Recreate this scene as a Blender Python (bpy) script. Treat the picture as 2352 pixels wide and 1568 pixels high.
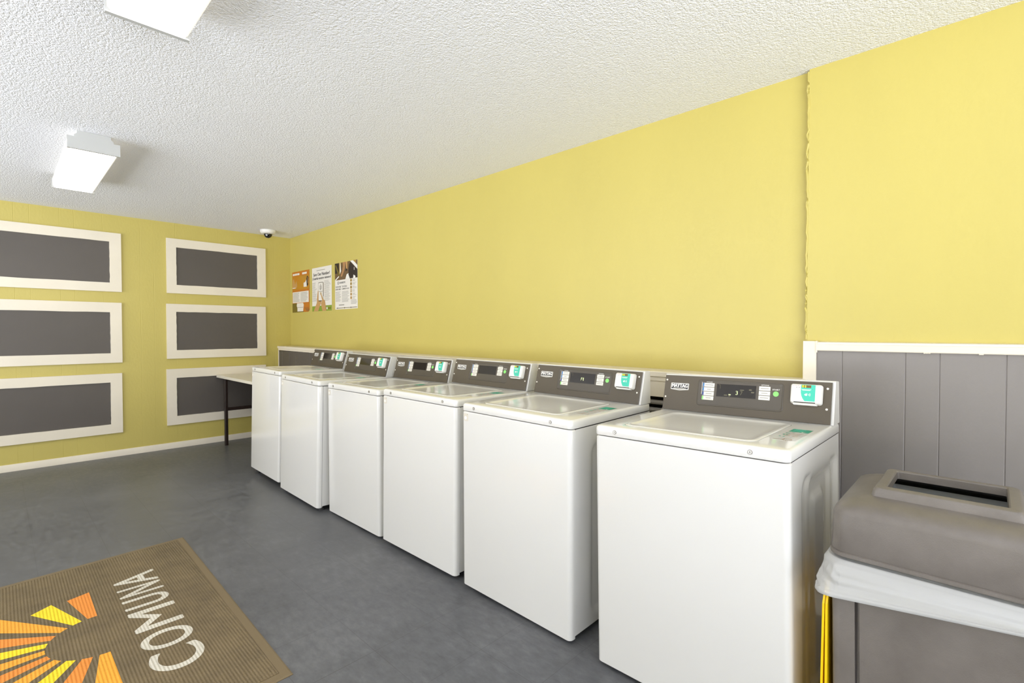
import bpy, bmesh, math, random
from mathutils import Vector, Matrix
from mathutils.geometry import tessellate_polygon

# ------------------------------------------------------------------ camera, light, exposure
S = bpy.context.scene
for o in list(bpy.data.objects):
    bpy.data.objects.remove(o)
COL = S.collection
H = 2.505                                   # ceiling height
FPX = 1139.3                                # focal length in pixels of a 2352 px wide frame
YAW, PITCH, ROLL = math.radians(46.066), math.radians(-1.154), math.radians(-0.06)
CAM = Vector((-2.6516, -6.5459, 1.2976))
cd = bpy.data.cameras.new('camera')
cam = bpy.data.objects.new('camera', cd)
COL.objects.link(cam)
cd.sensor_width = 36.0
cd.lens = 36.0 * FPX / 2352.0
cd.clip_start = 0.02
_f = Vector((math.sin(YAW) * math.cos(PITCH), math.cos(YAW) * math.cos(PITCH), math.sin(PITCH)))
_r = Vector((math.cos(YAW), -math.sin(YAW), 0))
_u = _r.cross(_f)
_r2 = math.cos(ROLL) * _r + math.sin(ROLL) * _u
_u2 = -math.sin(ROLL) * _r + math.cos(ROLL) * _u
_m = Matrix((_r2, _u2, -_f)).transposed().to_4x4()
_m.translation = CAM
cam.matrix_world = _m
S.camera = cam

S.view_settings.view_transform = 'Standard'
S.view_settings.look = 'None'
S.view_settings.gamma = 1.0
S.view_settings.use_curve_mapping = False
S.view_settings.exposure = -0.03
S.cycles.use_denoising = True
S.cycles.max_bounces = 10
S.cycles.diffuse_bounces = 6
S.cycles.sample_clamp_indirect = 8.0

SKY_STRENGTH = 3.6
UPLIGHT_STRENGTH = 9.0
LAMP_STRENGTH = 17.0
w = bpy.data.worlds.new('daylight')
S.world = w
w.use_nodes = True
_wn = w.node_tree
_tc = _wn.nodes.new('ShaderNodeTexCoord')
_sp = _wn.nodes.new('ShaderNodeSeparateXYZ')
_mr = _wn.nodes.new('ShaderNodeMapRange')          # brightness added below the horizon to light the ceiling, hazy sky above it
_mr.inputs['From Min'].default_value = -0.06
_mr.inputs['From Max'].default_value = 0.02
_mr.inputs['To Min'].default_value = UPLIGHT_STRENGTH
_mr.inputs['To Max'].default_value = SKY_STRENGTH
_wn.links.new(_tc.outputs['Generated'], _sp.inputs[0])
_wn.links.new(_sp.outputs['Z'], _mr.inputs['Value'])
_wn.nodes['Background'].inputs['Color'].default_value = (0.955, 0.98, 1.035, 1)
_wn.links.new(_mr.outputs[0], _wn.nodes['Background'].inputs['Strength'])

# glazed openings for daylight, the left one added: (wall, from, to, sill, head)
XL, YF = -5.6, -8.1                        # left wall, front wall
WIN_FRONT = (-5.2, -0.8, 0.08, 2.40)        # x range in the wall behind the camera
WIN_LEFT_ADDED = (-5.4, -0.35, 0.08, 2.40)         # y range; unseen left glazing, run to the back to brighten the far end


def portal(name, loc, rot, sx, sy):
    l = bpy.data.lights.new(name, 'AREA')
    l.shape = 'RECTANGLE'
    l.size, l.size_y = sx, sy
    l.cycles.is_portal = True
    o = bpy.data.objects.new(name, l)
    o.location = loc
    o.rotation_euler = rot
    COL.objects.link(o)


portal('window_portal_front', ((WIN_FRONT[0] + WIN_FRONT[1]) / 2, YF - 0.16, (WIN_FRONT[2] + WIN_FRONT[3]) / 2),
       (math.radians(90), 0, 0), WIN_FRONT[1] - WIN_FRONT[0], WIN_FRONT[3] - WIN_FRONT[2])
portal('window_portal_left', (XL - 0.16, (WIN_LEFT_ADDED[0] + WIN_LEFT_ADDED[1]) / 2, (WIN_LEFT_ADDED[2] + WIN_LEFT_ADDED[3]) / 2),
       (math.radians(90), 0, math.radians(-90)), WIN_LEFT_ADDED[1] - WIN_LEFT_ADDED[0], WIN_LEFT_ADDED[3] - WIN_LEFT_ADDED[2])


# ------------------------------------------------------------------ materials
def lin(c):
    return tuple(((v / 255) / 12.92 if v / 255 <= 0.04045 else ((v / 255 + 0.055) / 1.055) ** 2.4) for v in c)


def mat(name, rgb, rough=0.5, metal=0.0, spec=0.5, coat=0.0, emit=None, es=0.0, linear=False):
    m = bpy.data.materials.new(name)
    m.use_nodes = True
    b = m.node_tree.nodes['Principled BSDF']
    c = rgb if linear else lin(rgb)
    b.inputs['Base Color'].default_value = (*c, 1)
    b.inputs['Roughness'].default_value = rough
    b.inputs['Metallic'].default_value = metal
    b.inputs['Specular IOR Level'].default_value = spec
    b.inputs['Coat Weight'].default_value = coat
    if emit:
        b.inputs['Emission Color'].default_value = (*lin(emit), 1)
        b.inputs['Emission Strength'].default_value = es
    return m


def nd(m, t, **kw):
    n = m.node_tree.nodes.new(t)
    for k, v in kw.items():
        setattr(n, k, v)
    return n


def lk(m, a, b):
    m.node_tree.links.new(a, b)


def coord(m, scale=(1, 1, 1)):
    tc = nd(m, 'ShaderNodeTexCoord')
    mp = nd(m, 'ShaderNodeMapping')
    mp.inputs['Scale'].default_value = scale
    lk(m, tc.outputs['Object'], mp.inputs['Vector'])
    return mp.outputs['Vector']


def noise(m, vec, scale, detail=4, rough=0.55):
    n = nd(m, 'ShaderNodeTexNoise')
    n.inputs['Scale'].default_value = scale
    n.inputs['Detail'].default_value = detail
    n.inputs['Roughness'].default_value = rough
    lk(m, vec, n.inputs['Vector'])
    return n.outputs['Fac']


def ramp(m, fac, stops):
    r = nd(m, 'ShaderNodeValToRGB')
    cr = r.color_ramp
    while len(cr.elements) < len(stops):
        cr.elements.new(0.5)
    for e, (p, c) in zip(cr.elements, stops):
        e.position = p
        e.color = (*c, 1) if len(c) == 3 else c
    lk(m, fac, r.inputs['Fac'])
    return r.outputs['Color']


def bsdf(m):
    return m.node_tree.nodes['Principled BSDF']


def bump(m, height, strength, dist):
    b = nd(m, 'ShaderNodeBump')
    b.inputs['Strength'].default_value = strength
    b.inputs['Distance'].default_value = dist
    lk(m, height, b.inputs['Height'])
    lk(m, b.outputs['Normal'], bsdf(m).inputs['Normal'])


def mathn(m, op, a, b=None):
    n = nd(m, 'ShaderNodeMath', operation=op)
    for i, v in enumerate((a, b)):
        if v is None:
            continue
        if isinstance(v, (int, float)):
            n.inputs[i].default_value = v
        else:
            lk(m, v, n.inputs[i])
    return n.outputs[0]


YEL = (0.545, 0.460, 0.122)


def painted(name, c, var=0.06, rough=0.45, stretch=(1, 1, 0.35), bs=0.25):
    m = mat(name, c, rough, linear=True)
    v = coord(m, stretch)
    n1 = noise(m, v, 2.3, 5)
    lo = tuple(x * (1 - var) for x in c)
    hi = tuple(min(1, x * (1 + var)) for x in c)
    lk(m, ramp(m, n1, [(0.3, lo), (0.7, hi)]), bsdf(m).inputs['Base Color'])
    n2 = noise(m, coord(m, (1, 1, 0.5)), 60, 3)
    bump(m, n2, bs, 0.004)
    return m


M = {}
M['yellow'] = painted('yellow_paint', YEL, 0.022)
M['ceiling'] = mat('popcorn_ceiling', (0.86, 0.872, 0.915), 0.9, linear=True)
_v = coord(M['ceiling'])
_hs = None
for _sc, _wt in ((95, 1.0), (210, 0.7)):
    _vor = nd(M['ceiling'], 'ShaderNodeTexVoronoi', feature='F1')
    _vor.inputs['Scale'].default_value = _sc
    lk(M['ceiling'], _v, _vor.inputs['Vector'])
    _t = mathn(M['ceiling'], 'MULTIPLY', _vor.outputs['Distance'], -_wt)
    _hs = _t if _hs is None else mathn(M['ceiling'], 'ADD', _hs, _t)
_h = mathn(M['ceiling'], 'ADD', _hs, mathn(M['ceiling'], 'MULTIPLY', noise(M['ceiling'], _v, 40, 3, 0.6), 0.6))
bump(M['ceiling'], _h, 0.6, 0.006)
M['trim'] = painted('white_trim_paint', (0.78, 0.72, 0.60), 0.04, 0.4, (1, 1, 1), 0.1)
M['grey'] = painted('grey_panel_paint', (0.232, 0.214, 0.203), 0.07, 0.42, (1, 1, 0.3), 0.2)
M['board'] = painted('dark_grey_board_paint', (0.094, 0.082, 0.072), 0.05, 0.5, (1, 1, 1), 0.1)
M['enamel'] = mat('white_enamel', (0.705, 0.70, 0.68), 0.16, coat=0.3, linear=True)
M['plastic_w'] = mat('white_plastic', (0.78, 0.77, 0.74), 0.35, linear=True)
M['gap'] = mat('hollow_shade', (0.02, 0.018, 0.015), 0.8, linear=True)  # near-black colour painted in for shade inside hollows
M['panel'] = painted('console_brown_grey', (0.085, 0.068, 0.045), 0.08, 0.4, (1, 1, 1), 0.05)
M['overlay'] = mat('console_overlay', (0.080, 0.068, 0.052), 0.3, linear=True)
M['display'] = mat('display_glass', (0.018, 0.014, 0.01), 0.08, linear=True)
M['digit'] = mat('display_digit', (190, 200, 150), 0.4, emit=(200, 210, 160), es=0.35)
M['digit_dim'] = mat('display_dim', (96, 92, 70), 0.4)
M['print_w'] = mat('white_print', (0.8, 0.79, 0.75), 0.5, linear=True)
M['print_k'] = mat('black_print', (0.025, 0.022, 0.03), 0.5, linear=True)
M['print_g'] = mat('grey_print', (0.27, 0.26, 0.23), 0.6, linear=True)
M['blue'] = mat('blue_print', (70, 130, 190), 0.5)
M['navy'] = mat('navy_print', (40, 70, 140), 0.5)
M['lime'] = mat('green_button', (130, 215, 110), 0.4, emit=(130, 220, 110), es=0.15)
M['btn'] = mat('cream_button', (0.76, 0.73, 0.66), 0.4, linear=True)
M['teal'] = mat('teal_print', (60, 190, 165), 0.4)
M['teal2'] = mat('teal_deep_print', (30, 145, 120), 0.4)
M['amber'] = mat('amber_display', (110, 80, 30), 0.3)
M['ledy'] = mat('yellow_digit', (235, 235, 40), 0.4, emit=(235, 240, 30), es=0.6)
M['red'] = mat('red_print', (190, 60, 70), 0.5)
M['brown_p'] = mat('brown_print', (150, 120, 90), 0.6)
M['steel'] = mat('screw_steel', (0.6, 0.58, 0.54), 0.35, 0.7, linear=True)
M['steel_w'] = mat('white_screw', (0.85, 0.8, 0.72), 0.3, linear=True)
M['lock'] = mat('lock_metal', (0.28, 0.26, 0.23), 0.35, 0.8, linear=True)
M['tag'] = mat('beige_tag', (0.62, 0.58, 0.50), 0.5, linear=True)
M['foot'] = mat('black_rubber', (0.03, 0.03, 0.03), 0.7, linear=True)
M['lid'] = M['enamel']
M['legs'] = mat('dark_brown_metal', (0.022, 0.012, 0.009), 0.35, linear=True)
M['laminate'] = mat('cream_laminate', (0.74, 0.70, 0.60), 0.35, linear=True)
M['bin'] = mat('grey_brown_plastic', (0.215, 0.192, 0.172), 0.42, linear=True)
_v = coord(M['bin'])
lk(M['bin'], ramp(M['bin'], noise(M['bin'], _v, 9, 6, 0.6), [(0.3, (0.138, 0.122, 0.108)), (0.7, (0.180, 0.161, 0.145))]),
   bsdf(M['bin']).inputs['Base Color'])
bump(M['bin'], noise(M['bin'], _v, 420, 2), 0.25, 0.002)
M['groove'] = mat('dark_groove', (0.05, 0.042, 0.04), 0.6, linear=True)
M['sign'] = mat('yellow_plastic', (0.95, 0.62, 0.005), 0.35, linear=True)
M['hose'] = mat('grey_hose', (0.35, 0.33, 0.31), 0.5, linear=True)
M['fixture'] = mat('white_fixture_metal', (0.50, 0.51, 0.505), 0.35, linear=True)
M['lens'] = mat('lit_diffuser', (0.5, 0.5, 0.49), 0.3, emit=(255, 246, 230), es=LAMP_STRENGTH, linear=True)
M['lens_side'] = mat('lit_diffuser_side', (0.25, 0.25, 0.245), 0.3, emit=(255, 246, 230), es=0.85, linear=True)
M['dome'] = mat('black_dome', (0.008, 0.008, 0.009), 0.06, linear=True)
M['glint'] = mat('lens_glint', (0.12, 0.12, 0.11), 0.15, 0.3, linear=True)  # grey tone of the painted glint on the dome
M['alu'] = mat('window_aluminium', (0.55, 0.55, 0.55), 0.4, 0.6, linear=True)


def thin(name, col, fac_tr, translucent=None):
    m = bpy.data.materials.new(name)
    m.use_nodes = True
    nt = m.node_tree
    b = nt.nodes['Principled BSDF']
    b.inputs['Base Color'].default_value = (*col, 1)
    b.inputs['Roughness'].default_value = 0.25
    out = nt.nodes['Material Output']
    t = nt.nodes.new('ShaderNodeBsdfTransparent')
    mix = nt.nodes.new('ShaderNodeMixShader')
    mix.inputs[0].default_value = fac_tr
    src = b.outputs[0]
    if translucent:
        tl = nt.nodes.new('ShaderNodeBsdfTranslucent')
        tl.inputs['Color'].default_value = (*col, 1)
        mx = nt.nodes.new('ShaderNodeMixShader')
        mx.inputs[0].default_value = translucent
        nt.links.new(b.outputs[0], mx.inputs[1])
        nt.links.new(tl.outputs[0], mx.inputs[2])
        src = mx.outputs[0]
    nt.links.new(src, mix.inputs[1])
    nt.links.new(t.outputs[0], mix.inputs[2])
    nt.links.new(mix.outputs[0], out.inputs['Surface'])
    return m


M['glass'] = thin('window_glass', (0.9, 0.95, 0.95), 0.93)
M['film'] = thin('white_bag_film', (0.60, 0.605, 0.60), 0.20, 0.15)
M['film_in'] = thin('clear_bag_film', (0.80, 0.81, 0.82), 0.2, 0.3)
for _k, _sc, _d in (('film', 11, 0.02), ('film_in', 22, 0.02)):
    _m = M[_k]
    _nn = nd(_m, 'ShaderNodeTexNoise')
    _nn.noise_type = 'RIDGED_MULTIFRACTAL'
    _nn.inputs['Scale'].default_value = _sc
    _nn.inputs['Detail'].default_value = 3
    _nn.inputs['Distortion'].default_value = 0.6
    lk(_m, coord(_m, (1, 0.55, 1.6)), _nn.inputs['Vector'])
    bump(_m, _nn.outputs['Fac'], 0.35, _d)

# vinyl tile floor
fl = mat('grey_vinyl_tile', (0.11, 0.112, 0.118), 0.34, spec=0.2, linear=True)
M['floor'] = fl
vv = coord(fl)
big = noise(fl, vv, 1.6, 6, 0.6)
fine = noise(fl, coord(fl, (1, 0.45, 1)), 28, 6, 0.7)
mx = mathn(fl, 'ADD', mathn(fl, 'MULTIPLY', big, 0.40), mathn(fl, 'MULTIPLY', fine, 0.60))
colr = ramp(fl, mx, [(0.34, (0.084, 0.086, 0.091)), (0.52, (0.120, 0.123, 0.129)), (0.68, (0.165, 0.169, 0.175))])
sep = nd(fl, 'ShaderNodeSeparateXYZ')
lk(fl, vv, sep.inputs[0])


def seam(axis, off):
    t = mathn(fl, 'FRACT', mathn(fl, 'DIVIDE', mathn(fl, 'ADD', sep.outputs[axis], off), 0.305))
    d = mathn(fl, 'ABSOLUTE', mathn(fl, 'SUBTRACT', t, 0.5))
    return mathn(fl, 'GREATER_THAN', d, 0.4952)


ln = mathn(fl, 'MAXIMUM', seam(0, 1.605 + 30.5), seam(1, 4.457 + 30.5))
ln = mathn(fl, 'MULTIPLY', ln, mathn(fl, 'MULTIPLY', mathn(fl, 'MULTIPLY', noise(fl, vv, 3.1, 3), noise(fl, vv, 1.3, 2)), 1.3))
mix = nd(fl, 'ShaderNodeMix', data_type='RGBA')
lk(fl, ln, mix.inputs[0])
lk(fl, colr, mix.inputs[6])
mix.inputs[7].default_value = (0.06, 0.058, 0.055, 1)
# pale scuffs and grime with shapes of their own
scuff = ramp(fl, noise(fl, coord(fl, (14, 3, 1)), 2.2, 8, 0.8), [(0.66, (0, 0, 0)), (0.74, (1, 1, 1))])
mix2 = nd(fl, 'ShaderNodeMix', data_type='RGBA')
lk(fl, mathn(fl, 'MULTIPLY', scuff, 0.22), mix2.inputs[0])
lk(fl, mix.outputs[2], mix2.inputs[6])
mix2.inputs[7].default_value = (0.40, 0.40, 0.39, 1)
lk(fl, mix2.outputs[2], bsdf(fl).inputs['Base Color'])
lk(fl, ramp(fl, fine, [(0.3, (0.28,) * 3), (0.7, (0.46,) * 3)]), bsdf(fl).inputs['Roughness'])
bump(fl, fine, 0.06, 0.002)

# ribbed rubber mat: two browns and ink colours share the rib relief
def ribbed(name, c, rough=0.75, var=0.25):
    m = mat(name, c, rough, linear=True)
    v = coord(m)
    s = nd(m, 'ShaderNodeSeparateXYZ')
    lk(m, v, s.inputs[0])
    wob = noise(m, v, 300, 2)
    rib = mathn(m, 'SINE', mathn(m, 'MULTIPLY', s.outputs[0], 2 * math.pi / 0.0115))
    cross = mathn(m, 'SINE', mathn(m, 'MULTIPLY', s.outputs[1], 2 * math.pi / 0.0105))
    hgt = mathn(m, 'ADD', mathn(m, 'MULTIPLY', rib, 0.5), mathn(m, 'MULTIPLY', cross, 0.22))
    hgt = mathn(m, 'ADD', hgt, mathn(m, 'MULTIPLY', wob, 0.4))
    bump(m, hgt, 0.8, 0.003)
    n = noise(m, v, 5, 6, 0.7)
    lo = tuple(x * (1 - var) for x in c)
    hi = tuple(min(1, x * (1 + var)) for x in c)
    lk(m, ramp(m, n, [(0.3, lo), (0.7, hi)]), bsdf(m).inputs['Base Color'])
    return m


M['mat'] = ribbed('brown_ribbed_mat', (0.150, 0.110, 0.055))
M['mat_edge'] = mat('brown_rubber_edge', (0.165, 0.122, 0.064), 0.7, linear=True)
M['ink_o'] = ribbed('orange_ink', (0.78, 0.26, 0.035), var=0.06)
M['ink_a'] = ribbed('amber_ink', (0.84, 0.37, 0.03), var=0.06)
M['ink_y'] = ribbed('yellow_ink', (0.86, 0.66, 0.015), var=0.05)
M['ink_w'] = ribbed('white_ink', (0.60, 0.57, 0.49), var=0.08)
# poster inks
M['p_or'] = mat('poster_orange', (0.52, 0.17, 0.012), 0.5, linear=True)
M['p_or2'] = mat('poster_amber', (0.50, 0.23, 0.012), 0.5, linear=True)
M['p_ol'] = mat('poster_olive', (0.16, 0.12, 0.015), 0.5, linear=True)
M['p_gr'] = mat('poster_green', (0.22, 0.33, 0.03), 0.5, linear=True)
M['p_sk'] = mat('poster_skin', (0.52, 0.30, 0.11), 0.5, linear=True)
M['p_sk2'] = mat('poster_tan', (0.40, 0.21, 0.09), 0.5, linear=True)
M['p_dk'] = mat('poster_dark', (0.02, 0.012, 0.012), 0.5, linear=True)
M['p_br'] = mat('poster_brown', (0.15, 0.09, 0.04), 0.5, linear=True)
M['p_go'] = mat('poster_gold', (0.38, 0.24, 0.05), 0.5, linear=True)
M['p_wh'] = mat('poster_paper', (0.78, 0.75, 0.70), 0.45, linear=True)


# ------------------------------------------------------------------ mesh building helpers
_txt = {}


def text_shape(s, bold=0.0):
    """outline of a line of lettering, as (points, faces), normalised to the box 0..1 x 0..1"""
    k = (s, bold)
    if k in _txt:
        return _txt[k]
    c = bpy.data.curves.new('lettering', 'FONT')
    c.body = s
    c.size = 1.0
    c.resolution_u = 10 if len(s) == 1 else 3
    c.offset = bold
    o = bpy.data.objects.new('lettering', c)
    COL.objects.link(o)
    bpy.context.view_layer.update()
    me = o.to_mesh()
    vs = [(v.co.x, v.co.y) for v in me.vertices]
    fs = [tuple(p.vertices) for p in me.polygons]
    o.to_mesh_clear()
    bpy.data.objects.remove(o)
    bpy.data.curves.remove(c)
    x0 = min(v[0] for v in vs); x1 = max(v[0] for v in vs)
    y0 = min(v[1] for v in vs); y1 = max(v[1] for v in vs)
    vs = [((x - x0) / (x1 - x0), (y - y0) / max(1e-6, y1 - y0)) for x, y in vs]
    _txt[k] = (vs, fs)
    return _txt[k]


def rrect(cx, cy, hx, hy, r, n=5):
    r = min(r, hx - 1e-5, hy - 1e-5)
    pts = []
    for qx, qy, a0 in ((1, 1, 0), (-1, 1, 90), (-1, -1, 180), (1, -1, 270)):
        for i in range(n + 1):
            a = math.radians(a0 + 90 * i / n)
            pts.append((cx + qx * (hx - r) + r * math.cos(a), cy + qy * (hy - r) + r * math.sin(a)))
    return pts


class Frame:
    """a plane in space: origin, right, up, outward normal"""
    def __init__(s, o, u, v):
        s.o, s.u, s.v = Vector(o), Vector(u).normalized(), Vector(v).normalized()
        s.n = s.u.cross(s.v)

    def p(s, a, b, c=0.0):
        return s.o + s.u * a + s.v * b + s.n * c


FLAT = Frame((0, 0, 0), (1, 0, 0), (0, 1, 0))


class MB:
    def __init__(s):
        s.v, s.f, s.m, s.mats = [], [], [], []

    def mi(s, m):
        if m not in s.mats:
            s.mats.append(m)
        return s.mats.index(m)

    def face(s, pts, m):
        b = len(s.v)
        s.v += [tuple(p) for p in pts]
        s.f.append(tuple(range(b, b + len(pts))))
        s.m.append(s.mi(m))

    def poly(s, fr, pts, m, off=0.0):
        """a flat, possibly concave, outline on a frame"""
        ps = [fr.p(x, y, off) for x, y in pts]
        area = sum(pts[i][0] * pts[(i + 1) % len(pts)][1] - pts[(i + 1) % len(pts)][0] * pts[i][1] for i in range(len(pts)))
        if area < 0:
            ps = ps[::-1]
        s.face(ps, m)

    def rect(s, fr, x0, y0, x1, y1, m, off=0.0):
        s.poly(fr, [(x0, y0), (x1, y0), (x1, y1), (x0, y1)], m, off)

    def disc(s, fr, cx, cy, r, m, off=0.0, n=20, ry=None):
        s.poly(fr, [(cx + r * math.cos(2 * math.pi * i / n), cy + (ry or r) * math.sin(2 * math.pi * i / n)) for i in range(n)], m, off)

    def text(s, fr, t, x, y, wd, ht, m, off=0.0, bold=0.0):
        vs, fs = text_shape(t, bold)
        b = len(s.v)
        s.v += [tuple(fr.p(x + a * wd, y + c * ht, off)) for a, c in vs]
        k = s.mi(m)
        for f in fs:
            s.f.append(tuple(i + b for i in f))
            s.m.append(k)

    def loft(s, loops, m, cap0=True, cap1=True, mats=None):
        """bridge rings of equal length (lists of 3-D points)"""
        b = len(s.v)
        n = len(loops[0])
        for l in loops:
            s.v += [tuple(p) for p in l]
        for j in range(len(loops) - 1):
            k = s.mi(mats[j] if mats else m)
            for i in range(n):
                i2 = (i + 1) % n
                s.f.append((b + j * n + i, b + j * n + i2, b + (j + 1) * n + i2, b + (j + 1) * n + i))
                s.m.append(k)
        if cap0:
            s.f.append(tuple(b + i for i in range(n))[::-1])
            s.m.append(s.mi(mats[0] if mats else m))
        if cap1:
            s.f.append(tuple(b + (len(loops) - 1) * n + i for i in range(n)))
            s.m.append(s.mi(mats[-1] if mats else m))

    def slab(s, fr, pts, h, m, bev=0.0, base=0.0):
        """an outline on a frame raised to a slab with an optional bevelled top edge"""
        cx = sum(p[0] for p in pts) / len(pts); cy = sum(p[1] for p in pts) / len(pts)
        L = [[fr.p(x, y, base) for x, y in pts]]
        if bev:
            wx = max(p[0] for p in pts) - min(p[0] for p in pts); wy = max(p[1] for p in pts) - min(p[1] for p in pts)
            L.append([fr.p(x, y, base + h - bev) for x, y in pts])
            L.append([fr.p(cx + (x - cx) * (1 - 2 * bev / wx), cy + (y - cy) * (1 - 2 * bev / wy), base + h) for x, y in pts])
        else:
            L.append([fr.p(x, y, base + h) for x, y in pts])
        s.loft(L, m)

    def box(s, x0, y0, z0, x1, y1, z1, m):
        P = [(x0, y0, z0), (x1, y0, z0), (x1, y1, z0), (x0, y1, z0), (x0, y0, z1), (x1, y0, z1), (x1, y1, z1), (x0, y1, z1)]
        b = len(s.v)
        s.v += P
        for q in ((0, 3, 2, 1), (4, 5, 6, 7), (0, 1, 5, 4), (1, 2, 6, 5), (2, 3, 7, 6), (3, 0, 4, 7)):
            s.f.append(tuple(b + i for i in q))
            s.m.append(s.mi(m))

    def prism(s, pts, axis, a, b, m):
        """outline extruded along an axis: axis 0 -> (a, p, q), 2 -> (p, q, a), 1 -> (p, a, q)"""
        mk = {0: lambda t, p: (t, p[0], p[1]), 1: lambda t, p: (p[0], t, p[1]), 2: lambda t, p: (p[0], p[1], t)}[axis]
        s.loft([[mk(a, p) for p in pts], [mk(b, p) for p in pts]], m)

    def cyl(s, c, d, r, h, m, n=16, r2=None):
        fr = Frame(c, Vector(d).orthogonal(), Vector(d).normalized().cross(Vector(d).orthogonal()))
        ring = lambda q, t: [fr.p(q * math.cos(2 * math.pi * i / n), q * math.sin(2 * math.pi * i / n), t) for i in range(n)]
        s.loft([ring(r, 0), ring(r if r2 is None else r2, h)], m)

    def tube(s, path, r, m, n=10):
        path = [Vector(p) for p in path]
        loops = []
        for i, p in enumerate(path):
            t = (path[min(i + 1, len(path) - 1)] - path[max(i - 1, 0)]).normalized()
            u = t.cross(Vector((0, 0, 1)))
            if u.length < 0.1:
                u = t.cross(Vector((1, 0, 0)))
            u.normalize()
            v = t.cross(u)
            loops.append([p + (u * math.cos(2 * math.pi * k / n) + v * math.sin(2 * math.pi * k / n)) * r for k in range(n)])
        s.loft(loops, m)

    def grid(s, nx, ny, fn, m):
        b = len(s.v)
        for j in range(ny + 1):
            for i in range(nx + 1):
                s.v.append(tuple(fn(i / nx, j / ny)))
        k = s.mi(m)
        for j in range(ny):
            for i in range(nx):
                a = b + j * (nx + 1) + i
                s.f.append((a, a + 1, a + nx + 2, a + nx + 1))
                s.m.append(k)

    def build(s, name, parent=None, smooth=30, fix=True):
        me = bpy.data.meshes.new(name)
        me.from_pydata(s.v, [], s.f)
        for m in s.mats:
            me.materials.append(m)
        me.polygons.foreach_set('material_index', s.m)
        if fix:
            bm = bmesh.new()
            bm.from_mesh(me)
            bmesh.ops.recalc_face_normals(bm, faces=bm.faces)
            bm.to_mesh(me)
            bm.free()
        if smooth:
            me.polygons.foreach_set('use_smooth', [True] * len(me.polygons))
            me.set_sharp_from_angle(angle=math.radians(smooth))
        me.update()
        o = bpy.data.objects.new(name, me)
        COL.objects.link(o)
        if parent:
            o.parent = parent
        return o


def thing(name, label, cat, loc=(0, 0, 0), group=None):
    o = bpy.data.objects.new(name, None)
    o.empty_display_size = 0.05
    o.location = loc
    COL.objects.link(o)
    return tag(o, label, cat, group)


def tag(o, label, cat, group=None):
    o['label'] = label
    o['category'] = cat
    if group:
        o['group'] = group
    return o


def struct(o):
    o['kind'] = 'structure'
    return o


def copy_tree(o, parent=None):
    c = o.copy()
    COL.objects.link(c)
    if parent:
        c.parent = parent
    for ch in o.children:
        copy_tree(ch, c)
    return c


# ------------------------------------------------------------------ room shell
b = MB(); b.box(XL - 0.15, YF - 0.15, -0.1, 0.15, 0.15, 0.0, M['floor']); struct(b.build('floor', smooth=0))
b = MB(); b.box(XL - 0.15, YF - 0.15, H, 0.15, 0.15, H + 0.1, M['ceiling']); struct(b.build('ceiling', smooth=0))


def grooved(x0, x1, grooves, gw, gd):
    """plan profile of a board wall: points (along, depth) with V grooves"""
    pts = [(x0, 0.0)]
    for g in sorted(grooves):
        if x0 + gw < g < x1 - gw:
            pts += [(g - gw, 0.0), (g, -gd), (g + gw, 0.0)]
    return pts + [(x1, 0.0)]


# right wall: far stretch flat, near stretch 3 cm proud of it
b = MB()
b.box(0, -5.93, 0, 0.15, 0.15, H, M['yellow'])
b.box(-0.03, YF - 0.15, 0, 0.15, -5.93, H, M['yellow'])
random.seed(4)
# lumpy caulk bead down the joint between the two stretches
path = [(-0.027 + random.uniform(-.0015, .0015), -5.926 + random.uniform(-.004, .003), 1.26 + i * (H - 1.27) / 60) for i in range(61)]
b.tube(path, 0.006, M['yellow'], 6)
struct(b.build('wall_right', smooth=0))
# back wall of painted boards
b = MB()
gr = [-5.9, -5.6, -5.5, -5.2, -5.1, -4.8, -4.7, -4.45, -4.2, -4.1, -3.9, -3.62, -3.5, -3.3, -3.1, -2.86, -2.75, -2.532, -2.427, -2.216, -2.11, -1.89, -1.58, -1.46, -1.26, -1.1, -0.83, -0.73, -0.5, -0.36, -0.2]
prof = [(x, -d) for x, d in grooved(XL - 0.15, 0.0, gr, 0.0022, 0.0011)]
b.prism(prof + [(0.0, 0.15), (XL - 0.15, 0.15)], 2, 0, H, M['yellow'])
struct(b.build('wall_back', smooth=0))
b = MB()
y0, y1, z0, z1 = WIN_LEFT_ADDED
b.box(XL - 0.15, YF - 0.15, 0, XL, y0, H, M['yellow'])
b.box(XL - 0.15, y1, 0, XL, 0, H, M['yellow'])
b.box(XL - 0.15, y0, 0, XL, y1, z0, M['yellow'])
b.box(XL - 0.15, y0, z1, XL, y1, H, M['yellow'])
struct(b.build('wall_left', smooth=0))
b = MB()
x0, x1, z0, z1 = WIN_FRONT
b.box(XL, YF - 0.15, 0, x0, YF, H, M['yellow'])
b.box(x1, YF - 0.15, 0, -0.03, YF, H, M['yellow'])
b.box(x0, YF - 0.15, 0, x1, YF, z0, M['yellow'])
b.box(x0, YF - 0.15, z1, x1, YF, H, M['yellow'])
struct(b.build('wall_front', smooth=0))


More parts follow.
